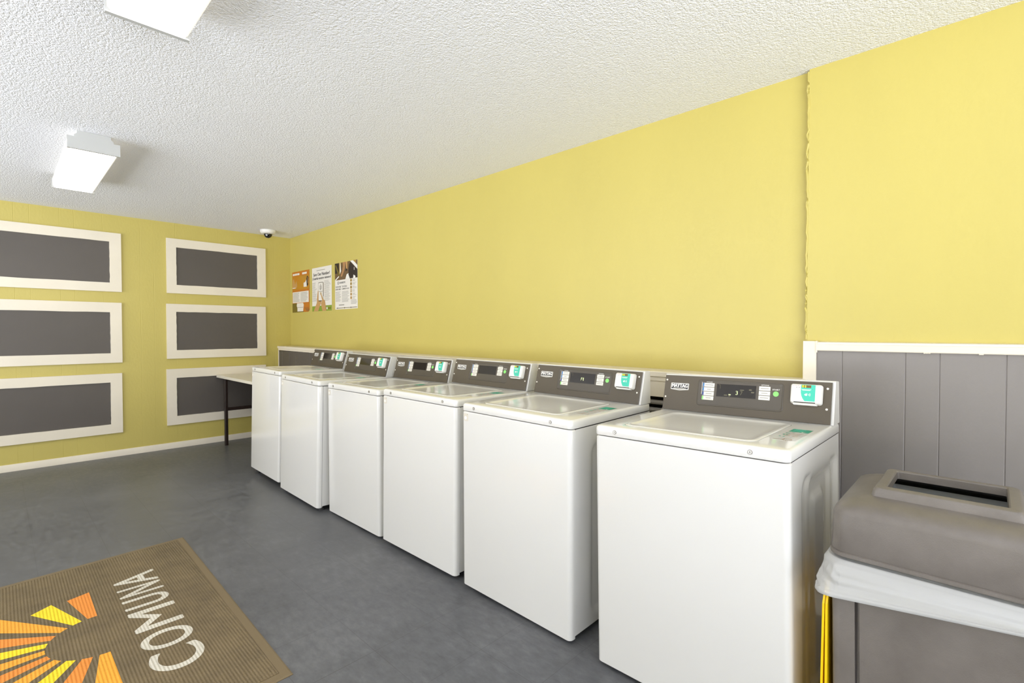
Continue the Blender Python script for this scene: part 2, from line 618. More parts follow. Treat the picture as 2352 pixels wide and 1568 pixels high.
def window(name, axis, a0, a1, z0, z1, at):
    root = bpy.data.objects.new(name, None)
    COL.objects.link(root)
    root['kind'] = 'structure'
    f, g = MB(), MB()
    def bx(m, p0, p1, q0, q1, t, mt):
        if axis == 0:
            m.box(p0, at - t, q0, p1, at + t, q1, mt)
        else:
            m.box(at - t, p0, q0, at + t, p1, q1, mt)
    t = 0.05
    bx(f, a0, a1, z0, z0 + t, 0.03, M['alu']); bx(f, a0, a1, z1 - t, z1, 0.03, M['alu'])
    mid = (a0 + a1) / 2
    for c in (a0, mid - t / 2, a1 - t):
        bx(f, c, c + t, z0 + t, z1 - t, 0.03, M['alu'])
    f.build('window_frame', root, 0)
    bx(g, a0 + t, mid - t / 2, z0 + t, z1 - t, 0.003, M['glass'])
    bx(g, mid + t / 2, a1 - t, z0 + t, z1 - t, 0.003, M['glass'])
    g.build('window_pane', root, 0)


window('window_1', 0, *WIN_FRONT, YF - 0.07)
window('added_window_2', 1, *WIN_LEFT_ADDED, XL - 0.07)  # unseen window added to light the far end

# baseboard along the back wall
b = MB()
b.prism([(0, 0.0), (-0.012, 0.0), (-0.012, 0.058), (-0.008, 0.066), (0, 0.066)], 0, XL, 0.0, M['trim'])
struct(b.build('baseboard_back'))

# low bulkhead behind the machines with a painted ledge; the ledge has settled towards the camera
LX = -0.158
b = MB()
prof = [(LX - d, y) for y, d in grooved(-5.05, 0.0, [-0.12, -0.33, -0.52, -0.63, -0.9, -1.1, -1.4, -1.65, -2, -2.4, -2.8, -3.2, -3.6, -4, -4.4, -4.8], 0.002, 0.002)]
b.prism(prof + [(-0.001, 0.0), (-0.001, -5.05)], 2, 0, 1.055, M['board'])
b.box(LX, -5.93, 0.942, LX + 0.02, -5.05, 1.050, M['trim'])
b.box(LX - 0.004, -5.93, 1.028, LX, -5.05, 1.050, M['trim'])
b.box(-0.02, -5.93, 0.0, -0.001, -5.05, 1.05, M['gap'])  # back of the enclosed recess, its shade put into the colour
b.box(LX, -5.93, 0.0, LX + 0.02, -5.05, 0.80, M['board'])
struct(b.build('wall_bulkhead', smooth=0))
b = MB()
def led(y, dz):
    return [(-0.001, y, 1.092 + dz), (-0.001, y, 1.112 + dz), (LX - 0.012, y, 1.112 + dz), (LX - 0.016, y, 1.108 + dz),
            (LX - 0.016, y, 1.085 + dz), (LX - 0.006, y, 1.083 + dz), (LX - 0.006, y, 1.06 + dz), (LX + 0.005, y, 1.06 + dz), (LX + 0.005, y, 1.092 + dz)]
b.loft([led(-0.001, 0.004), led(-2.2, -0.012), led(-5.93, -0.036)], M['trim'])
struct(b.build('trim_1'))
b = MB(); b.box(LX - 0.006, -0.016, 0, LX + 0.002, -0.001, 1.066, M['trim']); struct(b.build('trim_2', smooth=0))
# near wainscot, its end board and chair rail
b = MB()
g = [-6.073, -6.295, -6.403, -6.592, -6.70, -6.92, -7.1, -7.2, -7.42, -7.6, -7.8]
prof = [(-0.042 - d, y) for y, d in grooved(YF, -5.965, g, 0.003, 0.0025)]
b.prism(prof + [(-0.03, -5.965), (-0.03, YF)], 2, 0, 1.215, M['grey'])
struct(b.build('wall_wainscot', smooth=0))
b = MB()
b.box(-0.052, -5.974, 0, -0.0005, -5.921, 1.252, M['trim'])
b.box(-0.055, -5.978, 1.2, -0.03, -5.973, 1.253, M['trim'])
struct(b.build('trim_3', smooth=0))
b = MB()
b.prism([(-0.03, 1.209), (-0.052, 1.209), (-0.054, 1.212), (-0.054, 1.236), (-0.050, 1.238), (-0.050, 1.247), (-0.03, 1.250)], 1, YF, -5.978, M['trim'])
for y in (-6.36, -6.37, -6.375, -6.53):
    b.cyl((-0.0525, y, 1.2085), (0, 1, 0), 0.003, random.uniform(.006, .014), M['trim'], 6)
struct(b.build('trim_4', smooth=0))
b = MB()
for y0_, y1_ in ((YF, -6.2),):
    b.box(-0.054, y0_, 0, -0.042, y1_, 0.09, M['trim'])
struct(b.build('baseboard_right', smooth=0))

# supply pipes seen in the dark gap between the two nearest machines
for z, lab, r in ((0.906, 'upper pale pipe in the dark gap behind the two nearest washers', 0.013),
                  (0.862, 'lower grey pipe in the dark gap behind the two nearest washers', 0.014)):
    root = thing('supply_pipe', lab, 'pipe', (LX + 0.035, -5.48, z), 'supply pipes in the wall gap')
    b = MB(); b.tube([(0, -0.44, 0), (0, 0.42, 0)], r, M['hose']); b.build('pipe_run', root)
    b = MB(); b.tube([(0, 0.30 - 0.1 * (z < 0.9), 0), (0, 0.325 - 0.1 * (z < 0.9), 0)], r + 0.005, M['steel'], 8); b.build('coupling', root)


# ------------------------------------------------------------------ framed boards on the back wall
def framed(x0, x1, z0, z1, ix0, ix1, iz0, iz1, label, seed):
    random.seed(seed)
    root = thing('framed_board', label, 'wall panel', ((x0 + x1) / 2, -0.001, (z0 + z1) / 2), 'framed boards on the yellow back wall')
    ox, oz = (x0 + x1) / 2, (z0 + z1) / 2
    X0, X1, Z0, Z1 = x0 - ox, x1 - ox, z0 - oz, z1 - oz
    a0, a1, c0, c1 = ix0 - ox, ix1 - ox, iz0 - oz, iz1 - oz
    b = MB(); b.box(a0 - 0.012, -0.007, c0 - 0.012, a1 + 0.012, 0.0, c1 + 0.012, M['board']); b.build('board', root, 0)
    t = -0.02
    def wavy(p, q, fixed, horiz):
        n = 14
        out = []
        for i in range(n + 1):
            s = p + (q - p) * i / n
            d = random.uniform(-0.0013, 0.0013) if 0 < i < n else 0
            out.append((s, fixed + d) if horiz else (fixed + d, s))
        return out
    # each rail mitred into its neighbours, inner edges hand cut
    for nm, pts in (('top_rail', [(X0, Z1), (X1, Z1)] + wavy(a1, a0, c1, True)),
                    ('bottom_rail', [(X1, Z0), (X0, Z0)] + wavy(a0, a1, c0, True)),
                    ('stile', [(X0, Z0), (X0, Z1)] + wavy(c1, c0, a0, False)),
                    ('stile', [(X1, Z1), (X1, Z0)] + wavy(c0, c1, a1, False))):
        b = MB(); b.prism(pts, 1, 0.0, t, M['trim']); b.build(nm, root, 0)
    return root


LFX = -3.28
framed(LFX, -1.742, 1.713, 2.318, LFX + 0.1, -1.838, 1.805, 2.226, 'framed grey board at top left of the yellow back wall, under the far ceiling light', 1)
framed(LFX, -1.746, 0.979, 1.60, LFX + 0.1, -1.841, 1.077, 1.50, 'framed grey board in the middle of the left column on the back wall', 2)
framed(LFX, -1.751, 0.248, 0.868, LFX + 0.1, -1.847, 0.342, 0.776, 'framed grey board at lower left of the back wall, just above the baseboard', 3)
framed(-1.348, -0.311, 1.726, 2.331, -1.257, -0.409, 1.820, 2.236, 'framed grey board at top right of the back wall, left of the dome camera', 4)
framed(-1.355, -0.316, 1.0, 1.608, -1.264, -0.416, 1.094, 1.520, 'framed grey board in the middle of the right column, above the table', 5)
framed(-1.362, -0.320, 0.262, 0.885, -1.269, -0.42, 0.358, 0.784, 'framed grey board half hidden behind the cream table', 6)

# ------------------------------------------------------------------ table in the far corner
root = thing('folding_table', 'cream laminate table with dark metal legs in the far corner behind the washers', 'table', (-0.5325, -0.62, 0))
b = MB()
fr = Frame((0, 0, 0.766), (1, 0, 0), (0, 1, 0))
b.slab(fr, rrect(0.0, 0.0, 0.3475, 0.597, 0.02), 0.028, M['laminate'], 0.003)
b.build('tabletop', root)
for sx in (-1, 1):
    for sy in (-1, 1):
        b = MB()
        cx, cy = sx * 0.315, (0.355 if sy > 0 else -0.565)
        b.slab(Frame((cx, cy, 0.0), (1, 0, 0), (0, 1, 0)), rrect(0, 0, 0.017, 0.017, 0.004, 2), 0.766, M['legs'])
        b.build('leg', root)
for sy in (-1, 1):
    yy = 0.355 if sy > 0 else -0.565
    b = MB(); b.box(-0.3, yy - 0.013, 0.395, 0.3, yy + 0.013, 0.43, M['legs']); b.build('stretcher', root, 0)
    b = MB(); b.box(-0.3, yy - 0.01, 0.735, 0.3, yy + 0.01, 0.7655, M['legs']); b.build('apron', root, 0)

# ------------------------------------------------------------------ ceiling lights and dome camera
ZB = 2.400
def ceiling_light(cx, y0, y1, label):
    root = thing('ceiling_light', label, 'ceiling light', (cx, (y0 + y1) / 2, H - 0.0005), 'wraparound ceiling lights')
    hl = (y1 - y0) / 2
    top, bot = 0.0, ZB - H
    w = 0.121
    b = MB(); b.prism([(-0.075, 0), (0.075, 0), (0.085, -0.04), (-0.085, -0.04)], 1, -hl + 0.01, hl - 0.01, M['fixture']); b.build('housing', root, 0)
    b = MB()
    pr = [(-w, -0.042), (-w + 0.002, bot + 0.012), (-w + 0.012, bot + 0.001), (-w + 0.03, bot), (w - 0.03, bot), (w - 0.012, bot + 0.001), (w - 0.002, bot + 0.012), (w, -0.042)]
    b.prism(pr, 1, -hl + 0.012, hl - 0.012, M['lens_side'])
    for k, f in enumerate(b.f):
        if len(f) == 4 and max(b.v[i][2] for i in f) < bot + 0.006:
            b.m[k] = b.mi(M['lens'])
    b.build('diffuser', root, 20)
    for s in (-1, 1):
        b = MB()
        cap = [(-w - 0.004, -0.038), (-0.093, -0.038), (-0.093, -0.026), (-0.08, -0.016), (-0.08, 0), (0.08, 0), (0.08, -0.016), (0.093, -0.026), (0.093, -0.038), (w + 0.004, -0.038),
               (w + 0.004, bot - 0.004), (-w - 0.004, bot - 0.004)]
        b.prism(cap, 1, s * hl, s * (hl - 0.012), M['fixture'])
        b.prism([(-w - 0.004, bot - 0.004), (w + 0.004, bot - 0.004), (w + 0.004, bot + 0.012), (-w - 0.004, bot + 0.012)], 1, s * (hl - 0.012), s * (hl - 0.02), M['fixture'])
        b.build('end_cap', root, 0)


ceiling_light(-2.222, -2.595, -1.39, 'lit wraparound ceiling light near the back wall, seen whole')
ceiling_light(-2.254, -5.56, -4.335, 'lit wraparound ceiling light overhead, cut off by the top of the picture')

root = thing('dome_camera', 'white dome security camera with black lens on the ceiling in the far corner', 'security camera', (-0.392, -0.33, H))
b = MB()
ring = lambda r, z, n=32: [(r * math.cos(2 * math.pi * i / n), r * math.sin(2 * math.pi * i / n), z) for i in range(n)]
b.loft([ring(0.085, 0), ring(0.086, -0.012), ring(0.082, -0.03), ring(0.07, -0.042), ring(0.05, -0.046)], M['plastic_w']); b.build('camera_base', root)
b = MB()
b.loft([ring(0.046, -0.044)] + [ring(0.046 * math.cos(a), -0.046 - 0.045 * math.sin(a)) for a in (0.1, 0.4, 0.7, 1.0, 1.25, 1.45)], M['dome']); b.build('camera_dome', root)
b = MB(); b.cyl((-0.022, -0.030, -0.062), (-0.6, -0.75, -0.2), 0.010, 0.016, M['glint'], 14); b.build('lens_glint', root)  # small grey disc standing in for a glint on the dome

# ------------------------------------------------------------------ washers
W, D, ZL, ZT, ZK = 0.686, 0.650, 0.9121, 0.9495, 0.030
VD = Vector((0, 0.588 - 0.545, 1.108 - ZT)).normalized()
FACE = Frame((0, 0.545, ZT), (1, 0, 0), VD)          # console face: u along the width, v up the slope


def sm(a, b_, x):
    t = max(0.0, min(1.0, (x - a) / (b_ - a)))
    return t * t * (3 - 2 * t)


def rr_in(x, y, cx, cy, hx, hy, r):
    qx, qy = abs(x - cx) - hx + r, abs(y - cy) - hy + r
    return math.hypot(max(qx, 0), max(qy, 0)) + min(max(qx, qy), 0) - r


def build_washer():
    root = thing('washing_machine', 'x', 'washing machine', (0, 0, 0), 'row of white top loading washers')
    # front panel wrapping round both front corners
    b = MB()
    r = 0.02
    pl = [(0.001, 0.032), (0.001, r)]
    pl += [(0.001 + r - r * math.cos(a), r - r * math.sin(a)) for a in [math.radians(15 * i) for i in range(1, 7)]]
    pl += [(W - x, y) for x, y in pl[::-1]]
    def fl_(ins, z):
        return [(x + (ins if x < W / 2 else -ins), y + (ins if y < 0.03 else 0), z) for x, y in pl]
    b.loft([fl_(0.004, ZK), fl_(0.0, ZK + 0.004), fl_(0.0, ZL - 0.008), fl_(0.004, ZL - 0.003)], M['enamel'])
    b.build('front_panel', root)
    # body behind it with pressed side panels
    b = MB()
    x0, x1, ya, yb = 0.004, W - 0.004, 0.035, D - 0.004
    def side(sgn):
        def fn(s, t):
            y, z = ya + (yb - ya) * s, ZK + 0.012 + (ZL - 0.004 - ZK - 0.012) * t
            d = 0.011 * (1 - sm(-0.020, 0.004, rr_in(y, z, 0.385, 0.46, 0.235, 0.375, 0.05)))
            d -= 0.007 * (1 - sm(-0.014, 0.004, rr_in(y, z, 0.385, 0.46, 0.165, 0.372, 0.05)))
            d += 0.011 * (1 - sm(-0.026, 0.004, rr_in(y, z, 0.385, 0.46, 0.150, 0.355, 0.05)))
            d -= 0.010 * (1 - sm(-0.026, 0.004, rr_in(y, z, 0.37, 0.42, 0.085, 0.33, 0.04)))
            return ((x1 - d) if sgn > 0 else (x0 + d), y, z)
        return fn
    b.grid(46, 70, side(1), M['enamel'])
    b.grid(46, 70, side(-1), M['enamel'])
    zb_, zt_ = ZK + 0.012, ZL - 0.004
    b.face([(x0, yb, zb_), (x1, yb, zb_), (x1, yb, zt_), (x0, yb, zt_)], M['enamel'])
    b.face([(x0, ya, zb_), (x1, ya, zb_), (x1, ya, zt_), (x0, ya, zt_)], M['gap'])
    b.face([(x0, ya, zb_), (x1, ya, zb_), (x1, yb, zb_), (x0, yb, zb_)], M['gap'])
    b.face([(x0, ya, zt_), (x1, ya, zt_), (x1, yb, zt_), (x0, yb, zt_)], M['gap'])
    b.build('cabinet', root, 60)
    # top deck: a rounded tray with an opening for the lid
    b = MB()
    L = lambda cx, cy, hx, hy, r, z: [(x, y, z) for x, y in rrect(cx, cy, hx, hy, r, 8)]
    cx, cy, hx, hy = W / 2, D / 2, W / 2, D / 2
    lx, ly, lhx, lhy = 0.3265, 0.2735, 0.2435, 0.2135
    b.loft([L(cx, cy, hx - 0.006, hy - 0.006, 0.015, ZL + 0.001), L(cx, cy, hx - 0.001, hy - 0.001, 0.02, ZL + 0.001), L(cx, cy, hx, hy, 0.02, ZL + 0.004),
            L(cx, cy, hx, hy, 0.02, ZT - 0.012), L(cx, cy, hx - 0.0015, hy - 0.0015, 0.02, ZT - 0.006), L(cx, cy, hx - 0.006, hy - 0.006, 0.02, ZT - 0.0015),
            L(cx, cy, hx - 0.013, hy - 0.013, 0.02, ZT), L(lx, ly, lhx, lhy, 0.035, ZT), L(lx, ly, lhx, lhy, 0.035, ZT - 0.012), L(lx, ly, lhx - 0.05, lhy - 0.05, 0.035, ZT - 0.012)],
           M['enamel'], True, True)
    b.build('top_deck', root, 40)
    b = MB()
    q = [(0.0015, -0.009), (0.0015, 0.001), (0.004, 0.0028), (0.010, 0.0032), (0.016, 0.0026), (0.022, 0.0006), (0.030, -0.0012), (0.045, -0.0022), (0.1, -0.003)]
    b.loft([L(lx, ly, lhx - i, lhy - i, max(0.036 - i * 0.3, 0.02), ZT + z) for i, z in q], M['lid'], True, True)
    b.build('lid', root, 50)
    for u in (0.091, 0.576):
        b = MB()
        b.cyl((u, 0.001, 0.9305), (0, -1, 0), 0.0075, 0.003, M['lock'], 18)
        b.cyl((u, -0.0018, 0.9305), (0, -1, 0), 0.0055, 0.0008, M['steel'], 16)
        b.box(u - 0.0008, -0.0032, 0.9275, u + 0.0008, -0.0025, 0.9335, M['gap'])
        b.build('lid_lock', root)
    # printed instructions on the deck, right of the lid
    b = MB()
    dk = Frame((0, 0, ZT), (1, 0, 0), (0, 1, 0))
    o = 0.0006
    b.slab(dk, [(0.5905, 0.152), (0.6605, 0.152), (0.6605, 0.39), (0.5905, 0.39)], 0.0004, M['enamel'])
    b.poly(dk, [(0.596, 0.322), (0.657, 0.322), (0.657, 0.387), (0.596, 0.387)], M['teal2'], o)
    for i, (a, c) in enumerate(((0.605, 0.374), (0.605, 0.358), (0.605, 0.342))):
        b.rect(dk, a, c - 0.004, a + (0.034 if i != 1 else 0.028), c + 0.004, M['teal'], o + 0.0002)
    b.poly(dk, [(0.638, 0.324), (0.646, 0.338), (0.640, 0.332), (0.632, 0.336)], M['print_w'], o + 0.0002)
    b.rect(dk, 0.597, 0.309, 0.607, 0.314, M['print_g'], o); b.rect(dk, 0.611, 0.306, 0.618, 0.313, M['teal2'], o)
    for a, c, e in ((0.612, 0.287, 0.652), (0.604, 0.262, 0.648), (0.604, 0.238, 0.622), (0.628, 0.238, 0.646)):
        b.rect(dk, a, c, e, c + 0.005, M['brown_p'], o)
    for a, c in ((0.596, 0.285), (0.603, 0.284), (0.595, 0.258), (0.596, 0.252), (0.606, 0.25), (0.594, 0.215), (0.606, 0.214)):
        b.rect(dk, a, c, a + 0.006, c + 0.010, M['teal2'], o)
    b.rect(dk, 0.594, 0.160, 0.618, 0.164, M['brown_p'], o)
    b.poly(dk, [(0.618, 0.160), (0.621, 0.185), (0.624, 0.185), (0.621, 0.160)], M['brown_p'], o)
    for k in range(12):
        a = math.pi * 2 * k / 12
        b.disc(dk, 0.634 + 0.012 * math.cos(a), 0.168 + 0.018 * math.sin(a), 0.0022, M['brown_p'], o, 6)
    b.build('instruction_sticker', root, 0)
    # console housing
    b = MB()
    b.prism([(0.549, ZT), (0.591, 1.1035), (0.5925, 1.1085), (0.598, 1.1115), (0.634, 1.1085), (0.641, 1.104), (0.645, ZT)], 0, 0.0, W, M['enamel'])
    b.build('console_housing', root, 30)
    fp = 0.0035
    b = MB(); b.slab(FACE, [(0.0025, 0.0015), (0.6765, 0.0015), (0.6765, 0.1615), (0.0025, 0.1615)], fp, M['panel'], 0.0008); b.build('control_panel', root, 0)
    for u, v in ((0.012, 0.139), (0.012, 0.060), (0.662, 0.137), (0.662, 0.058)):
        b = MB(); b.loft([[FACE.p(u + q_ * math.cos(t), v + q_ * math.sin(t), fp + h) for t in [2 * math.pi * i / 14 for i in range(14)]] for q_, h in ((0.0044, -0.0005), (0.004, 0.0014), (0.0022, 0.0024))], M['steel_w'])
        b.build('screw', root, 60)
    # maker's badge
    b = MB()
    bp = [(0.034, 0.098), (0.034, 0.1245), (0.036, 0.126), (0.117, 0.126), (0.119, 0.1245), (0.119, 0.098), (0.1175, 0.0965), (0.0765, 0.0925), (0.0355, 0.0965)]
    b.slab(FACE, bp, 0.0015, M['print_w'], 0.0004, fp)
    z = fp + 0.0018
    b.poly(FACE, [(0.0368, 0.0995), (0.1162, 0.0995), (0.1162, 0.1232), (0.0368, 0.1232)], M['print_k'], z)
    b.poly(FACE, [(0.046, 0.0995), (0.0765, 0.0955), (0.107, 0.0995), (0.107, 0.1035), (0.046, 0.1035)], M['print_g'], z + 0.0001)
    for k, (du, dv) in enumerate(((0, 0), (0.0006, 0), (-0.0006, 0), (0.0012, 0), (-0.0012, 0), (0, 0.0003), (0, -0.0003))):
        b.text(FACE, 'MAYTAG', 0.0398 + du, 0.1065 + dv, 0.0734, 0.0152, M['print_w'], z + 0.0003 + 0.00002 * k, 0.0)
    for k in (0.0405, 0.0515, 0.0545, 0.0665, 0.0862, 0.0900, 0.1005):   # serif feet
        b.rect(FACE, k - 0.0022, 0.1062, k + 0.0022, 0.1074, M['print_w'], z + 0.00046)
    b.text(FACE, 'COMMERCIAL', 0.052, 0.0998, 0.049, 0.0034, M['print_w'], z + 0.0004)
    b.build('badge', root, 0)
    # raised surround of the control field
    b = MB()
    rl = lambda i, h: [FACE.p(x, y, fp + h) for x, y in rrect(0.337, 0.0905, 0.1745 - i, 0.0572 - i, 0.012 - i * 0.5, 5)]
    b.loft([rl(-0.001, -0.001), rl(0, 0.0012), rl(0.0018, 0.0022), rl(0.004, 0.0018), rl(0.0055, 0.0004), rl(0.012, 0.0004)], M['overlay'])
    ov = b.build('control_surround', root, 40)
    # display window
    b = MB()
    b.slab(FACE, rrect(0.327, 0.105, 0.083, 0.0295, 0.002, 2), 0.0012, M['overlay'], 0.0004, fp)
    b.rect(FACE, 0.2462, 0.0778, 0.4078, 0.1322, M['display'], fp + 0.0014)
    dp = b.build('display', root, 0)
    # cycle buttons with colour tabs, option buttons, start button
    for k, (tabm, txt) in enumerate((('blue', 0.036), ('blue', 0.016), ('navy', 0.026), ('lime', 0.022))):
        v0 = 0.1165 - k * 0.0193
        b = MB()
        b.slab(FACE, rrect(0.2095, v0 + 0.0088, 0.0255, 0.0086, 0.001, 2), 0.0016, M['btn'], 0.0005, fp)
        b.rect(FACE, 0.1845, v0 + 0.0008, 0.1905, v0 + 0.0168, M[tabm], fp + 0.0018)
        b.rect(FACE, 0.2125 - txt / 2, v0 + 0.0076, 0.2125 + txt / 2, v0 + 0.0100, M['print_g'], fp + 0.0018)
        b.build('cycle_button', root, 0)
    for k, txt in enumerate((0.032, 0.024, 0.032)):
        v0 = 0.1145 - k * 0.0193
        b = MB()
        b.slab(FACE, rrect(0.4405, v0 + 0.0088, 0.0215, 0.0086, 0.001, 2), 0.0016, M['btn'], 0.0005, fp)
        b.rect(FACE, 0.4405 - txt / 2, v0 + 0.0076, 0.4405 + txt / 2, v0 + 0.0100, M['print_g'], fp + 0.0018)
        b.build('option_button', root, 0)
    b = MB()
    b.loft([[FACE.p(0.4835 + q_ * math.cos(t), 0.104 + q_ * math.sin(t), fp + h) for t in [2 * math.pi * i / 24 for i in range(24)]] for q_, h in ((0.0108, -0.0003), (0.0105, 0.0014), (0.009, 0.002))], M['lime'])
    b.build('start_button', root, 40)
    o = fp + 0.0009
    for t_, x_, y_, wd_, ht_ in (('CYCLES', 0.199, 0.1362, 0.026, 0.0044), ('OPTIONS', 0.426, 0.1350, 0.030, 0.0044), ('START', 0.470, 0.1182, 0.0275, 0.0060)):
        b = MB(); b.text(FACE, t_, x_, y_, wd_, ht_, M['print_w'], o, 0.01); b.build('caption', root, 0)
    b = MB()
    b.poly(FACE, [(0.1795, 0.083), (0.1812, 0.083), (0.1812, 0.137), (0.1795, 0.137)], M['print_w'], o)
    b.build('cycle_marker', root, 0)
    # card reader
    b = MB()
    cr = lambda e, h, r_=0.008: [FACE.p(x, y, h) for x, y in rrect(0.5935, 0.1095, 0.0535 + e, 0.0385 + e, r_, 5)]
    b.loft([cr(0.001, fp, 0.01), cr(0.001, 0.008, 0.01), cr(-0.0005, 0.019), cr(-0.004, 0.026), cr(-0.007, 0.0275)], M['plastic_w'])
    b.slab(FACE, [(0.552, 0.0665), (0.630, 0.0665), (0.634, 0.0725), (0.549, 0.0725)], 0.0145, M['plastic_w'], 0.001, fp)
    rd = b.build('card_reader', root, 35)
    b = MB()
    z = 0.0281
    b.rect(FACE, 0.548, 0.079, 0.578, 0.1435, M['print_w'], z - 0.0002)
    b.text(FACE, 'KiOSOFT', 0.551, 0.1378, 0.024, 0.0042, M['red'], z)
    for u in (0.563, 0.572):
        b.disc(FACE, u, 0.1325, 0.0014, M['print_k'], z, 8)
    arc = [(0.5785, 0.144), (0.5778, 0.128), (0.5785, 0.112), (0.581, 0.100), (0.5855, 0.090), (0.592, 0.0805), (0.627, 0.0805), (0.627, 0.144)]
    b.poly(FACE, arc, M['teal'], z)
    b.rect(FACE, 0.5805, 0.1325, 0.6125, 0.1425, M['amber'], z + 0.0002)
    b.text(FACE, '0', 0.5815, 0.1332, 0.0068, 0.0086, M['ledy'], z + 0.0004, 0.02)
    b.text(FACE, '1', 0.5915, 0.1332, 0.0035, 0.0080, M['ledy'], z + 0.0004, 0.02)
    b.rect(FACE, 0.580, 0.1245, 0.613, 0.1262, M['print_w'], z + 0.0002)
    b.rect(FACE, 0.583, 0.1215, 0.610, 0.1230, M['print_w'], z + 0.0002)
    b.disc(FACE, 0.6175, 0.1265, 0.0012, M['teal2'], z + 0.0002, 8)
    b.poly(FACE, [(0.590, 0.1055), (0.595, 0.1095), (0.601, 0.1105), (0.600, 0.1015), (0.594, 0.1015)], M['print_w'], z + 0.0002)
    for k in range(3):
        rr = 0.004 + 0.003 * k
        pts = [(0.6015 + rr * math.cos(a), 0.106 + rr * math.sin(a)) for a in [math.radians(-40 + 16 * i) for i in range(6)]]
        pts += [(0.6015 + (rr - 0.0012) * math.cos(a), 0.106 + (rr - 0.0012) * math.sin(a)) for a in [math.radians(40 - 16 * i) for i in range(6)]]
        b.poly(FACE, pts, M['print_w'], z + 0.0002)
    b.build('reader_label', rd, 0)
    b = MB(); b.slab(FACE, [(0.555, 0.0738), (0.628, 0.0738), (0.628, 0.0768), (0.555, 0.0768)], 0.0015, M['gap'], 0, 0.0262); b.build('card_slot', rd, 0)
    # feet, each a unit long so that it can be screwed out to the floor
    for x in (0.05, W - 0.05):
        for y in (0.055, D - 0.06):
            b = MB(); b.cyl((0, 0, 0), (0, 0, -1), 0.010, 0.6, M['steel'], 10); b.cyl((0, 0, -0.6), (0, 0, -1), 0.021, 0.4, M['foot'], 14)
            f = b.build('foot', root)
            f.location = (x, y, ZK + 0.0125)
    return root


def display_text(disp, kind):
    """lit segments behind the display glass of one machine"""
    b = MB()
    o = 0.0035 + 0.0017
    if kind == '37':
        b.text(FACE, '3', 0.327, 0.0895, 0.0095, 0.0165, M['digit'], o)
        b.text(FACE, '7', 0.3455, 0.0895, 0.0095, 0.0165, M['digit_dim'], o)
        b.rect(FACE, 0.279, 0.0832, 0.293, 0.0872, M['digit_dim'], o)
        b.rect(FACE, 0.298, 0.0862, 0.3075, 0.0905, M['digit'], o); b.rect(FACE, 0.298, 0.0810, 0.3055, 0.0845, M['digit_dim'], o)
        b.rect(FACE, 0.344, 0.1090, 0.3605, 0.1122, M['digit_dim'], o)
        b.rect(FACE, 0.380, 0.111, 0.391, 0.116, M['digit_dim'], o); b.rect(FACE, 0.389, 0.101, 0.401, 0.106, M['digit_dim'], o)
    else:
        b.text(FACE, 'F', 0.319, 0.092, 0.0095, 0.0165, M['digit'], o)
        b.text(FACE, '1', 0.3325, 0.092, 0.0045, 0.0165, M['digit'], o)
    b.rect(FACE, 0.2535, 0.1275, 0.2615, 0.1290, M['digit_dim'], o); b.rect(FACE, 0.2602, 0.1125, 0.2615, 0.1290, M['digit_dim'], o)
    return b.build('digits', disp, 0)


def corner_tag(root):
    b = MB()
    fr_ = Frame((0, 0, 0), (1, 0, 0), (0, 0, 1))
    b.slab(fr_, rrect(0.034, 0.881, 0.0165, 0.0185, 0.004, 4), 0.0012, M['tag'], 0.0004, -0.0002)
    b.disc(fr_, 0.032, 0.878, 0.009, M['print_w'], 0.0012, 16)
    b.disc(fr_, 0.046, 0.896, 0.0022, M['lock'], 0.0012, 10)
    return b.build('corner_tag', root, 0)


FIT = [(-1.0514, -1.6572, -0.0187, 0.0571, 0.0195, -0.0062),
       (-1.0789, -2.4081, -0.0039, 0.0356, 0.0162, -0.0127),
       (-1.0204, -3.1436, -0.0006, 0.0155, -0.0012, 0.0022),
       (-1.0398, -3.8865, 0.0139, 0.0333, 0.0050, -0.0092),
       (-1.0320, -4.6352, -0.0040, 0.0219, -0.0103, -0.0090),
       (-1.0464, -5.4583, -0.0068, 0.0165, 0.0008, 0.0162)]
LABELS = ['white top loading washer farthest back, beside the cream table',
          'white top loading washer second from the table, leaning slightly',
          'white top loading washer third from the table, display dark',
          'white top loading washer fourth from the table, third nearest the trash can',
          'white top loading washer second nearest the trash can, beige tag at its front corner',
          'white top loading washer nearest the camera, right beside the trash can']
proto = build_washer()
washers = [proto] + [copy_tree(proto) for _ in range(5)]
for i, (o, (xf, yl, a, zb, lx_, ly_)) in enumerate(zip(washers, FIT)):
    o['label'] = LABELS[i]
    o.rotation_mode = 'ZYX'
    o.rotation_euler = (-ly_, lx_, a - math.pi / 2)
    o.location = (xf, yl, zb - 0.03)
    mw = Matrix.Translation(o.location) @ o.rotation_euler.to_matrix().to_4x4()
    for ch in o.children:
        if ch.name.startswith('foot'):
            up = (mw.to_3x3() @ Vector((0, 0, 1))).z
            ch.scale = (1, 1, (mw @ ch.location).z / up)
        if ch.name.startswith('display') and i in (4, 5):
            display_text(ch, '37' if i == 5 else 'F1')
    if i < 5:
        corner_tag(o)

# ------------------------------------------------------------------ posters on the right wall
def wallframe(y_left, z_bot):
    return Frame((-0.0012, y_left, z_bot), (0, -1, 0), (0, 0, 1))


def lines(b, fr_, x0, x1, y0, y1, n, m, off, seed=0, h=0.35, jag=0.25):
    random.seed(seed)
    st = (y1 - y0) / n
    for k in range(n):
        y = y1 - (k + 0.7) * st
        b.rect(fr_, x0, y, x1 - random.uniform(0, jag) * (x1 - x0), y + st * h, m, off)


PW, PH, PT = 0.502, 0.514, 0.0012
